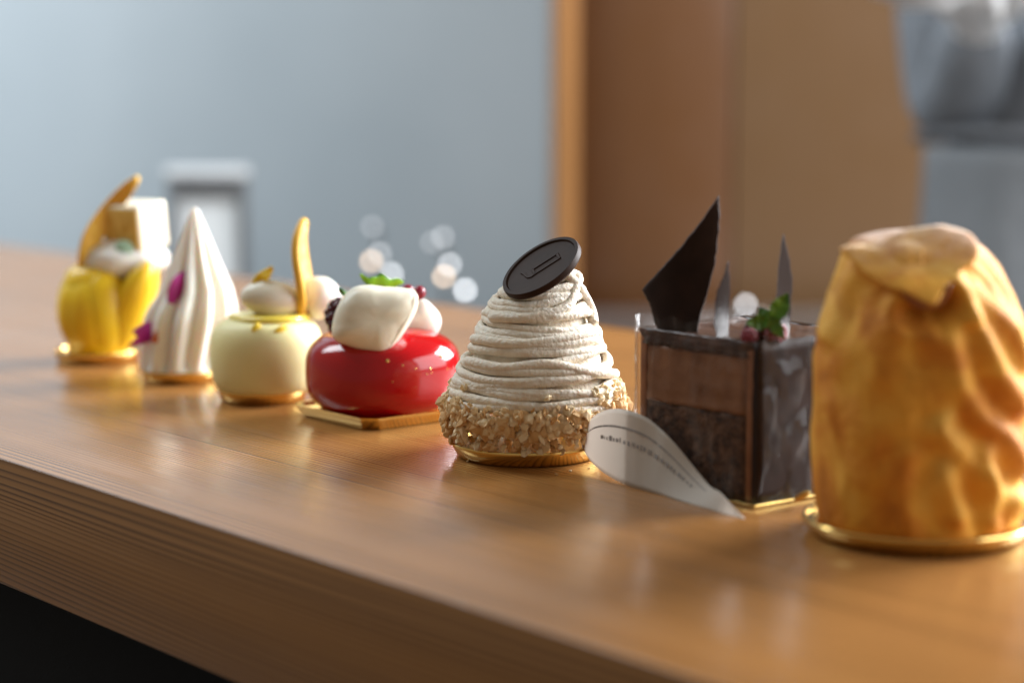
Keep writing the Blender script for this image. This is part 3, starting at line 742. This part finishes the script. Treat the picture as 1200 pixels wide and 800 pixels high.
for (a, b, w) in ((454, 423, 4), (472, 428, 2), (487, 432, 2), (504, 432, 3), (505, 437, 2), (516, 417, 4.5), (500, 438, 2), (474, 492, 2.5), (473, 486, 2), (460, 447, 1.5), (524, 432, 2)):
    # each fleck lies on the glaze: march along the view ray to the superellipsoid
    P0 = sp.I @ CP; D = (sp.I.to_3x3() @ ray(a, b)).normalized(); Rm = Matrix.Rotation(-rel, 3, 'Z'); hit = None
    for k in range(4000):
        q = P0 + D * (0.8 + k * 0.0001) - Vector((8 * s, 0, hz * 0.80)); w3 = Rm @ q
        if abs(w3.x / (91 * s)) ** (2 / .88) + abs(w3.y / (85 * s)) ** (2 / .88) + abs(w3.z / hz) ** (2 / .62) < 1.0: hit = q + Vector((8 * s, 0, hz * 0.80)); break
    if hit is None: continue
    obj('gold_fleck', ball(hit, w * s * 0.6, w * s * 0.25, w * s * 0.5, 6, 4, Matrix.Rotation(a, 3, 'Y'), lambda p: p * (1 + 0.4 * noise.noise(p * 3 + Vector((a, b, 0))))), 'fleck', r, False)

# ------------------------------------------------------------------ 5 mont blanc
sp = Spot(618, 533); s = sp.s
board(sp, 89 * s, 'round gold board under the piped chestnut cream cake', 0.0066)
r = root('chestnut_cream_cake', sp, 'chestnut cream cake of piped strands on a crumbed base with chocolate disc', 'cake', z=0.0054)
OX = 9 * s
RB = [(0, 82), (12, 90), (30, 98), (48, 103), (58, 101)]
obj('tart_base', lathe([(0, 0)] + [(a * s * 0.97, b * s) for a, b in RB] + [(70 * s, 66 * s), (0, 70 * s)], 64, lambda t, rr, z: (rr * math.cos(t) + OX * min(1, z / (50 * s)), rr * math.sin(t), z)), 'crumb', r)
def conr(z):      # radius in px against height in px
    P = [(50, 103), (62, 101), (75, 95), (105, 82), (135, 70), (165, 57), (185, 44), (197, 33), (212, 20)]
    for (a, b), (c, d) in zip(P, P[1:]):
        if z <= c: return b + (d - b) * (z - a) / (c - a)
    return P[-1][1]
def conx(z): return OX + (6 * max(0, (z - 60) / 130) ** 1.3 + (16 * max(0, (z - 170) / 40))) * s
obj('cream_core', lathe([(0, 50 * s)] + [((conr(z) - 9) * s, z * s) for z in range(50, 212, 10)] + [(0, 208 * s)], 48, lambda t, rr, z: (rr * math.cos(t) + conx(z / s), rr * math.sin(t), z)), 'mont', r)
random.seed(11)
z = 54.0; k = 0
while z < 199:
    turns = 1.04; n = 130; ph = PI / 2 + random.uniform(-0.7, 0.7); ta = random.uniform(0, 2 * PI); tl = random.uniform(3, 11) * min(1, conr(z) / 60)
    sd = random.uniform(0, 90); layer = random.choice((0, 0, 0, 2.5)); pts = []
    wob = random.uniform(1.5, 3.5)
    for q in range(n + 1):
        t = ph + turns * 2 * PI * q / n
        zz = z + tl * math.cos(t - ta) + wob * noise.noise(Vector((math.cos(t) * 1.6, math.sin(t) * 1.6, sd))) + 9 * (q / n - 0.5)
        rr = (conr(zz) - 3.5 + layer + 2.4 * noise.noise(Vector((math.cos(t) * 2.2, math.sin(t) * 2.2, sd + 30)))) * s
        pts.append((conx(zz) + rr * math.cos(t), rr * math.sin(t), zz * s))
    rad = random.uniform(4.9, 5.9) * s
    obj('cream_strand', tube(pts, lambda u, rad=rad, sd=sd: rad * (1 + 0.10 * noise.noise(Vector((u * 30, sd, 0)))) * (1 if 0.01 < u < 0.99 else 0.6), 9), 'mont', r)
    z += random.uniform(5.6, 7.4); k += 1
# slanting strands that cross the turns near the top and on the front
for (path, dy) in (([(676, 333), (672, 352), (664, 372), (640, 384), (610, 388), (575, 384)], 0), ([(655, 330), (668, 340), (682, 356), (692, 376), (694, 392)], 0), ([(555, 408), (600, 418), (650, 414), (700, 400)], 0), ([(546, 434), (590, 446), (640, 442), (690, 450), (722, 448)], 0)):
    pts = []
    for q in catmull([Vector((a, b, 0)) for a, b in path], 14, False):
        zz = (529 - q.y) ; xx = (q.x - sp.px) * s - conx(zz); rr = conr(zz) * s
        yy = -math.sqrt(max(0, (rr * 1.0) ** 2 - xx * xx)) if abs(xx) < rr else 0
        zz2 = zz * s + (-yy) * 0.19; pts.append(((q.x - sp.px) * s, yy * (conr(zz2 / s) * s / rr) + 0.0004, zz2))
    obj('cream_strand', tube(pts, lambda u: 6.2 * s * (1 if 0.02 < u < 0.98 else 0.6), 9), 'mont', r)
# crumbs
cm = []
for i in range(14):
    bm = bmesh.new(); bmesh.ops.create_icosphere(bm, subdivisions=1, radius=1)
    fl = random.uniform(0.22, 0.6)
    for q in bm.verts:
        q.co *= 1 + 0.55 * noise.noise(q.co * 1.3 + Vector((i * 7.7, 0, 0))); q.co.z *= fl; q.co.x *= random.uniform(0.9, 1.25)
    me = bpy.data.meshes.new('crumb'); bm.to_mesh(me); bm.free(); me.materials.append(M['crumb']); cm.append(me)
def crumb_at(t, z, push, size):
    rr = 82.0
    for (a, b), (c, d) in zip(RB, RB[1:] + [(75, 97)]):
        if a <= z <= c: rr = b + (d - b) * (z - a) / (c - a)
    if z > 58: rr = conr(z) + 1
    x = (rr + push) * s
    loc = Vector((x * math.cos(t) + OX * min(1, z / 50), x * math.sin(t), z * s))
    rot = Vector((random.uniform(-.9, .9), random.uniform(0.6, 2.4), t + random.uniform(-.7, .7)))
    return loc, rot, size * s
todo = []
for i in range(1500):
    t = random.uniform(0, 2 * PI); z = random.triangular(3, 60, 42) if random.random() < 0.75 else random.uniform(2, 52)
    todo.append(crumb_at(t, z, random.uniform(-1, 6), random.choice((2.0, 2.8, 3.8, 5.2, 7.6))))
for i in range(60):
    t = random.uniform(-0.9, 0.6) if random.random() < 0.6 else random.uniform(0, 6.28); todo.append(crumb_at(t, random.uniform(60, 78), 2, random.choice((3, 4, 5))))
todo.sort(key=lambda q: (q[0].y > 0.006, -q[2]))
for i, (lo, ro, si) in enumerate(todo[:300]):
    o = bpy.data.objects.new('crumb', cm[i % 14]); C.objects.link(o); o.parent = r; o.location = lo; o.rotation_euler = ro; o.scale = (si, si, si)
bm = bmesh.new()
for i, (lo, ro, si) in enumerate(todo[300:]):
    from mathutils import Euler
    mt = Matrix.LocRotScale(lo, Euler(ro), Vector((si, si, si))); st = len(bm.verts); bm.from_mesh(cm[i % 14])
    bm.verts.ensure_lookup_table()
    for q in bm.verts[st:]: q.co = mt @ q.co
me = bpy.data.meshes.new('crumbs'); bm.to_mesh(me); bm.free(); me.materials.append(M['crumb'])
o = bpy.data.objects.new('crumbs', me); C.objects.link(o); o.parent = r; o['kind'] = 'stuff'
# chocolate disc with its embossed emblem
c = sp.pt(639, 320, -0.0085)
ez = Vector((-0.50, -0.36, 0.78)).normalized(); c = c + ez * 0.0028; ex = Vector((0.84, 0, 0.54)); ex = (ex - ez * ex.dot(ez)).normalized(); ey = ez.cross(ex)
DM = Matrix((ex, ey, ez)).transposed()
rd = 50.5 * s; th = 0.0016
def disc_place(vf): return ([c + DM @ Vector(q) for q in vf[0]], vf[1])
dk = obj('chocolate_disc', disc_place(lathe([(0, -th), (rd * 0.97, -th), (rd, -th * 0.5), (rd, th * 0.55), (rd * 0.985, th), (rd * 0.90, th), (rd * 0.875, th * 0.45), (0, th * 0.45)], 80)), 'choc_disc', r, auto=30)
def strip(pts, w, z, hh):
    v, f = [], []; pts = [Vector((*q, 0)) for q in pts]
    for i, p in enumerate(pts):
        t = (pts[min(i + 1, len(pts) - 1)] - pts[max(i - 1, 0)]).normalized(); nn = Vector((-t.y, t.x, 0))
        v += [p + nn * w / 2 + Vector((0, 0, z)), p - nn * w / 2 + Vector((0, 0, z)), p - nn * w * 0.3 + Vector((0, 0, z + hh)), p + nn * w * 0.3 + Vector((0, 0, z + hh))]
    for i in range(len(pts) - 1):
        for q in range(4): f.append((i * 4 + q, i * 4 + (q + 1) % 4, i * 4 + 4 + (q + 1) % 4, i * 4 + 4 + q))
    f += [(0, 1, 2, 3), tuple(range(len(v) - 4, len(v)))]; return v, f
q = rd; zb = th * 0.45
for name, pts in (('emblem_bar', [(-0.20 * q, 0.10 * q), (0.46 * q, 0.10 * q)]), ('emblem_bar', [(-0.20 * q, -0.16 * q), (0.46 * q, -0.16 * q)]),
                  ('emblem_hook', [(-0.20 * q, -0.16 * q), (-0.30 * q, -0.18 * q), (-0.37 * q, -0.12 * q), (-0.40 * q, 0.0), (-0.42 * q, 0.16 * q), (-0.46 * q, 0.26 * q)]), ('emblem_bar', [(0.46 * q, -0.18 * q), (0.46 * q, 0.12 * q)]), ('emblem_bar', [(-0.20 * q, -0.18 * q), (-0.20 * q, 0.12 * q)])):
    obj(name, disc_place(strip(pts, 0.085 * q, zb - 0.0001, 0.0006)), 'choc_disc', dk, False)

# ------------------------------------------------------------------ 6 chocolate cake in film
K = G(884, 595)                                   # corner of the cake that points to the camera
sp6 = Spot(878, 601); s = sp6.s
A = Matrix.Translation(K) @ Matrix.Rotation(rotz, 4, 'Z')
r = root('chocolate_layer_cake', At(K, rotz), 'dark square chocolate layer cake in clear film with chocolate shards and mint', 'cake')
LL, LX, HH = 0.062, 0.0645, 0.0625
# local: +x along the counter (away), y: 0 .. -LL (back)
e = 0.0008
obj('cake_card', box(-0.002, LX + 0.002, -LL - 0.002, 0.002, 0.0004, 0.0016, 0.0003), 'gold', r, False)
def rough_box(b, amp, sc):
    bm = bmesh.new(); v, f = b
    vs = [bm.verts.new(q) for q in v]; [bm.faces.new([vs[i] for i in q]) for q in f]
    bmesh.ops.subdivide_edges(bm, edges=bm.edges[:], cuts=14, use_grid_fill=True)
    bm.normal_update()
    out = [q.co + q.normal * amp * fbm(q.co * sc) for q in bm.verts]; bm.verts.index_update(); fc = [tuple(q.index for q in x.verts) for x in bm.faces]; bm.free(); return out, fc
obj('sponge_layer', rough_box(box(0.006, LX - 0.004, -LL + 0.005, -0.0012, 0.002, 0.034), 0.0008, 300), 'sponge', r)
obj('mousse_layer', rough_box(box(0.006, LX - 0.004, -LL + 0.005, -0.0010, 0.0342, HH - 0.006), 0.0006, 200), 'choc_brown', r)
obj('glaze_edge', box(0.0015, 0.0058, -LL + 0.004, -0.0006, 0.0018, HH - 0.002, 0.0008), 'choc_edge', r, auto=40)
obj('glaze_edge', box(LX - 0.0038, LX, -LL + 0.004, -0.0006, 0.0018, HH - 0.002, 0.0008), 'choc_edge', r, auto=40)
obj('glaze_top', rough_box(box(0.002, LX - 0.001, -LL + 0.004, -0.0004, HH - 0.0059, HH), 0.0009, 200), 'choc_top', r)
obj('chocolate_side', rough_box(box(-0.0012, 0.0013, -LL + 0.001, 0.0006, 0.0018, HH + 0.0005), 0.0005, 120), 'choc', r)
obj('chocolate_side', rough_box(box(-0.0012, LX + 0.001, -LL, -LL + 0.0035, 0.0018, HH + 0.0005), 0.0005, 120), 'choc_sheen', r)
def film():
    v, f = [], []; n, nz = 96, 26; per = []
    a0 = -0.0012
    cs = [(a0, -a0), (a0, -LL - 0.004), (LX + 0.0009, -LL - 0.004), (LX + 0.0009, -a0)]
    for i in range(4):
        p, q = Vector((*cs[i], 0)), Vector((*cs[(i + 1) % 4], 0))
        for k in range(n // 4): per.append((p.lerp(q, k / (n // 4)), i))
    for zz in range(nz + 1):
        h = 0.0014 + (HH + 0.004) * zz / nz
        for p, sd in per:
            am = 0.0030 if sd == 0 else 0.0005
            d = am * (fbm((p.x * 60, p.y * 120, h * 60), 3) + (0.35 if sd == 0 else 0))
            nrm = [Vector((-1, 0, 0)), Vector((0, -1, 0)), Vector((1, 0, 0)), Vector((0, 1, 0))][sd]
            v.append(p + nrm * max(d, -0.0004) + Vector((0, 0, h + (0.002 * fbm((p.x * 120, p.y * 120, 3)) if zz == nz else 0))))
    for zz in range(nz):
        for k in range(n): f.append((zz * n + k, zz * n + (k + 1) % n, (zz + 1) * n + (k + 1) % n, (zz + 1) * n + k))
    return v, f
obj('clear_film', film(), 'film', r)
# garnish, traced in the view frame of the corner and brought into the cake's frame
toC = A.inverted() @ sp6.M
def in_cake(vf): return ([toC @ Vector(q) for q in vf[0]], vf[1])
obj('chocolate_shard', in_cake(plate(sp6, [(842, 229), (844, 250), (842, 280), (838, 310), (829, 345), (820, 372), (817, 402), (775, 400), (765, 378), (760, 360), (750, 343), (772, 318), (797, 290), (822, 258)], 0.044, 0.0016, lambda x, z: 22 * (x + 0.02) ** 2, 0)), 'choc', r, auto=40)
obj('chocolate_shard', in_cake(plate(sp6, [(854, 304), (856, 330), (854, 395), (840, 396), (837, 372), (840, 340), (848, 322)], 0.035, 0.0016, lambda x, z: 1.8 * (x + 0.008) - 0.12 * (z - 0.07), 0)), 'choc_sheen', r, auto=40)
obj('chocolate_shard', in_cake(plate(sp6, [(917, 271), (925, 300), (929, 330), (925, 398), (906, 398), (909, 350), (912, 310)], 0.040, 0.0016, lambda x, z: 1.8 * (x - 0.014) - 0.15 * (z - 0.07), 0)), 'choc_sheen', r, auto=40)
for (a, b, dy, R) in ((889, 386, 0.024, 16), (908, 390, 0.020, 14), (878, 394, 0.016, 10)):
    obj('raspberry', in_cake(drupes(sp6.pt(a, b, dy), R * s, 40, 0.28)), 'blackberry' if R > 14 else 'berry', r)
def mint(tip, base, wid, dy, curl):
    """serrated leaf from base to tip (photo pixels), folded along its midrib"""
    A_, B_ = Vector((*base, 0)), Vector((*tip, 0)); d = B_ - A_; nn = Vector((-d.y, d.x, 0)).normalized(); side = []
    for q in range(15):
        u = q / 14; side.append((u, wid * math.sin(PI * u ** 0.8) * (1 + (0.16 if q % 2 else -0.1))))
    v, f = [], []
    for lay in (0, 1):
        for u, w in side:
            for e_, k in ((-1, 1.0), (-0.5, 0.5), (0, 0), (0.5, 0.5), (1, 1.0)):
                q = A_ + d * u + nn * e_ * w
                v.append(sp6.pt(q.x, q.y, dy + curl * u * u - k * wid * 0.35 * s + 0.0006 * math.sin(u * 20) * k + lay * 0.0005))
    n_ = 15 * 5
    for b in (0, n_):
        for i in range(14):
            for k in range(4): a = b + i * 5 + k; f.append((a, a + 1, a + 6, a + 5))
    obj('mint_leaf', in_cake((v, f)), 'mint', r)
mint((874, 378), (903, 377), 9, 0.012, -0.004)
mint((924, 343), (905, 376), 11, 0.018, 0.002)
mint((919, 397), (901, 370), 8, 0.010, -0.002)
mint((889, 360), (902, 378), 8, 0.018, 0.004)
obj('almond_sliver', in_cake(ball(sp6.pt(940, 581, 0.0105), 11 * s, 3 * s, 4 * s, 16, 8, Matrix.Rotation(-0.5, 3, 'Y'))), 'cake', r)

# paper banner that has peeled away and leans on the film
def banner():
    topo = [(682, 522), (687, 500), (698, 486), (716, 479), (738, 481), (762, 492), (788, 516), (812, 545), (832, 569), (845, 577), (858, 592), (872, 606)]
    boto = [(682, 524), (688, 534), (697, 545), (714, 558), (736, 569), (753, 574), (771, 579), (790, 585), (811, 591), (832, 597), (853, 603), (873, 608)]
    tp = catmull([Vector((a, b, 0)) for a, b in topo], 5, False); bt = catmull([Vector((a, b, 0)) for a, b in boto], 5, False)
    return tp, bt
tp, bt = banner(); nv = 14
def ban_pt(i, w, off=0.0):
    """i along, w 0 bottom..1 top: the foot follows the counter, the sheet leans back, its far end curls away"""
    n = len(tp); u = i / (n - 1); a, b = bt[min(n - 1, int(i))], tp[min(n - 1, int(i))]
    if i < n - 1 and i != int(i): a = a.lerp(bt[int(i) + 1], i - int(i)); b = b.lerp(tp[int(i) + 1], i - int(i))
    foot = G(a.x, 558 + (a.x - 700) * 0.305 if a.x < 736 else a.y)
    lean = 0.002 * (0.4 + 0.6 * math.sin(PI * u)) ; curl = 0.022 * max(0, (0.33 - u) / 0.33) ** 2
    y = foot.y + lean * w ** 1.4 + curl - off + 0.0014 * math.sin(u * 21) * w * (u > 0.5)
    q = a.lerp(b, w); return PY(q.x, q.y, y)
v, f = [], []; n = len(tp)
for lay in (0, 0.00025):
    for i in range(n):
        for w in range(nv + 1): v.append(ban_pt(i, w / nv, -lay))
m1 = n * (nv + 1)
for b in (0, m1):
    for i in range(n - 1):
        for w in range(nv): k0 = b + i * (nv + 1) + w; f.append((k0, k0 + 1, k0 + nv + 2, k0 + nv + 1))
ed = [w for w in range(nv + 1)] + [i * (nv + 1) + nv for i in range(1, n)] + [(n - 1) * (nv + 1) + w for w in range(nv - 1, -1, -1)] + [i * (nv + 1) for i in range(n - 2, 0, -1)]
for a, b in zip(ed, ed[1:] + ed[:1]): f.append((a, b, b + m1, a + m1))
FC = G(780, 582)
pb = root('paper_banner', At(FC), 'curved white paper banner with faint print leaning on the chocolate cake', 'paper banner')
obj('sheet', ([q - FC for q in v], f), 'paper', pb)
def printed(name, w0, w1, i0, i1, dash):
    v, f = [], []; i = i0; random.seed(int(w0 * 1000))
    while i < i1:
        ln = random.uniform(*dash[0]); gp = random.uniform(*dash[1]); wa, wb = (w0, w1) if not dash[2] else (w0 + random.uniform(0, .02), w1 - random.uniform(0, .03))
        st = len(v); k = 4
        for q in range(k + 1):
            ii = min(i + ln * q / k, i1)
            v += [ban_pt(ii, wa, 0.0003) - FC, ban_pt(ii, wb, 0.0003) - FC]
        for q in range(k): f.append((st + 2 * q, st + 2 * q + 2, st + 2 * q + 3, st + 2 * q + 1))
        i += ln + gp
    o = obj(name, (v, f), 'ink', pb); o['kind'] = 'stuff'
printed('printed_line', 0.735, 0.765, 6, n * 0.72, ((0.9, 1.3), (0.02, 0.1), False))
printed('printed_lettering', 0.52, 0.61, 12, n * 0.66, ((0.2, 0.9), (0.2, 0.7), True))

# ------------------------------------------------------------------ 7 crepe pouch
sp = Spot(1074, 625); s = sp.s
board(sp, 133 * s, 'round gold board under the golden crepe pouch', 0.0066)
r = root('crepe_cake', sp, 'golden wrinkled crepe pouch folded shut on top and dusted with sugar', 'cake', z=0.0054)
RP = [(0, 112), (8, 117), (60, 123), (150, 125), (215, 122), (255, 114), (290, 104), (312, 93), (326, 78), (334, 55), (338, 28), (339, 0)]
RIDGE = [([(1112, 395), (1120, 440), (1142, 478), (1168, 500), (1192, 545)], 7, 9), ([(1098, 490), (1130, 528), (1160, 560), (1190, 588)], 6, 10),
         ([(1125, 325), (1140, 380), (1160, 430), (1182, 470)], 8, 10), ([(1150, 335), (1172, 378), (1190, 420)], 7, 8), ([(1088, 360), (1100, 420), (1108, 470)], 4, 12),
         ([(1004, 296), (984, 335), (966, 395)], 5, 9), ([(1062, 520), (1056, 565), (1066, 610)], 5, 10), ([(1104, 540), (1118, 590)], 6, 9), ([(1150, 520), (1158, 600)], 6, 8),
         ([(1040, 352), (1090, 372), (1130, 366)], 4, 8), ([(975, 470), (1010, 500), (1030, 545)], 3, 14), ([(1000, 340), (1030, 380), (1036, 430)], 3, 14), ([(1062, 362), (1092, 366), (1112, 350)], -20, 10)]
def seg_d(px, pz, poly):
    best = 1e9
    for (ax, ay), (bx, by) in zip(poly, poly[1:]):
        dx, dy = bx - ax, by - ay; t = max(0, min(1, ((px - ax) * dx + (pz - ay) * dy) / (dx * dx + dy * dy)))
        best = min(best, math.hypot(px - ax - t * dx, pz - ay - t * dy))
    return best
pp = catmull([Vector((a, b, 0)) for a, b in RP], 9, False)
def crepe(t, rr, z):
    zz = z / s; c_, s_ = math.cos(t), math.sin(t); add = 0.0
    x = rr / s * c_
    if s_ < 0.25:
        X, Yp = 1074 + x, 616 - zz
        for poly, am, w in RIDGE:
            w *= 1.25; d = seg_d(X, Yp, poly); add += 1.15 * am * (math.exp(-(d / w) ** 2) - 0.4 * math.exp(-((d - 1.7 * w) / w) ** 2))
    k = min(1, rr / s / 60)
    add += k * (4.0 * fbm((c_ * 1.6, s_ * 1.6, zz * 0.012 + 5), 2) + (1.2 + 2.2 * max(0, c_)) * (1.0 - 2.2 * abs(noise.noise(Vector((c_ * 3.2 + 0.012 * zz, s_ * 3.2, zz * 0.016 + 3))))) + 0)
    top = max(0, (zz - 235) / 100)
    sx = -17 * top * s if c_ > 0 else 0
    add -= 16 * top * max(0, c_) ** 2 * k
    add += 3 * top * k * math.sin(5 * t)
    e_ = max(0, min(1, (zz - 200) / 85)); add -= 20 * e_ * e_ * (3 - 2 * e_) * max(0, -s_) ** 1.5 * k
    R_ = rr + add * s
    return (R_ * c_ + sx, R_ * s_, z)
dense = []
for a, b in zip(pp, pp[1:]):
    n_ = max(1, int((b - a).length / 3.0)); dense += [a.lerp(b, q / n_) for q in range(n_)]
dense.append(pp[-1])
obj('crepe_wrap', lathe([(0, 0)] + [(q.y * s if q.y > 0.3 else 0, max(0, q.x) * s) for q in dense], 220, crepe), 'crepe', r)
def flap_fn(p):
    q = p.copy(); q.y += 0.0010 * fbm((p.x * 90, p.z * 90, 4)); q.z += 0.0012 * fbm((p.x * 60, 2, p.y * 60)); return q
fl = [(984, 292), (1002, 287), (1030, 286), (1056, 273), (1085, 266), (1114, 265), (1136, 273), (1147, 289), (1142, 308), (1126, 318), (1110, 334), (1096, 356), (1080, 352), (1058, 343), (1030, 330), (1006, 312)]
obj('folded_flap', pillow(catmull([sp.pt(a, b, (-114 + (356 - b) / 90 * 92) * s) for a, b in fl], 6), 11 * s, 16 * s, 5, 12, fn=flap_fn), 'crepe', r)

obj('filling', pillow(catmull([sp.pt(a, b, -100 * s) for a, b in ((1056, 342), (1080, 350), (1096, 350), (1108, 336), (1116, 332), (1108, 352), (1094, 362), (1076, 361), (1062, 352))], 4), 4 * s, 10 * s, 2.5, 6), 'choc_edge', r)  # dark piece put in for the shade of the slit under the flap

# ------------------------------------------------------------------ crumbs fallen on the counter
for i, (a, b, w) in enumerate(((577, 545, 3), (668, 552, 2.2), (652, 556, 1.8), (548, 541, 1.8), (690, 549, 2.0))):
    sc_ = Spot(a, b); o = bpy.data.objects.new('fallen_crumb', cm[i]); C.objects.link(o)
    o.location = sc_.loc + Vector((0, 0, w * sc_.s * 0.45)); o.scale = [w * sc_.s] * 3; o.rotation_euler = (0, 0, i * 1.3)
    tag(o, 'tiny toasted crumb lying on the wood beside the chestnut cake board', 'crumb', 'crumbs fallen on the counter')
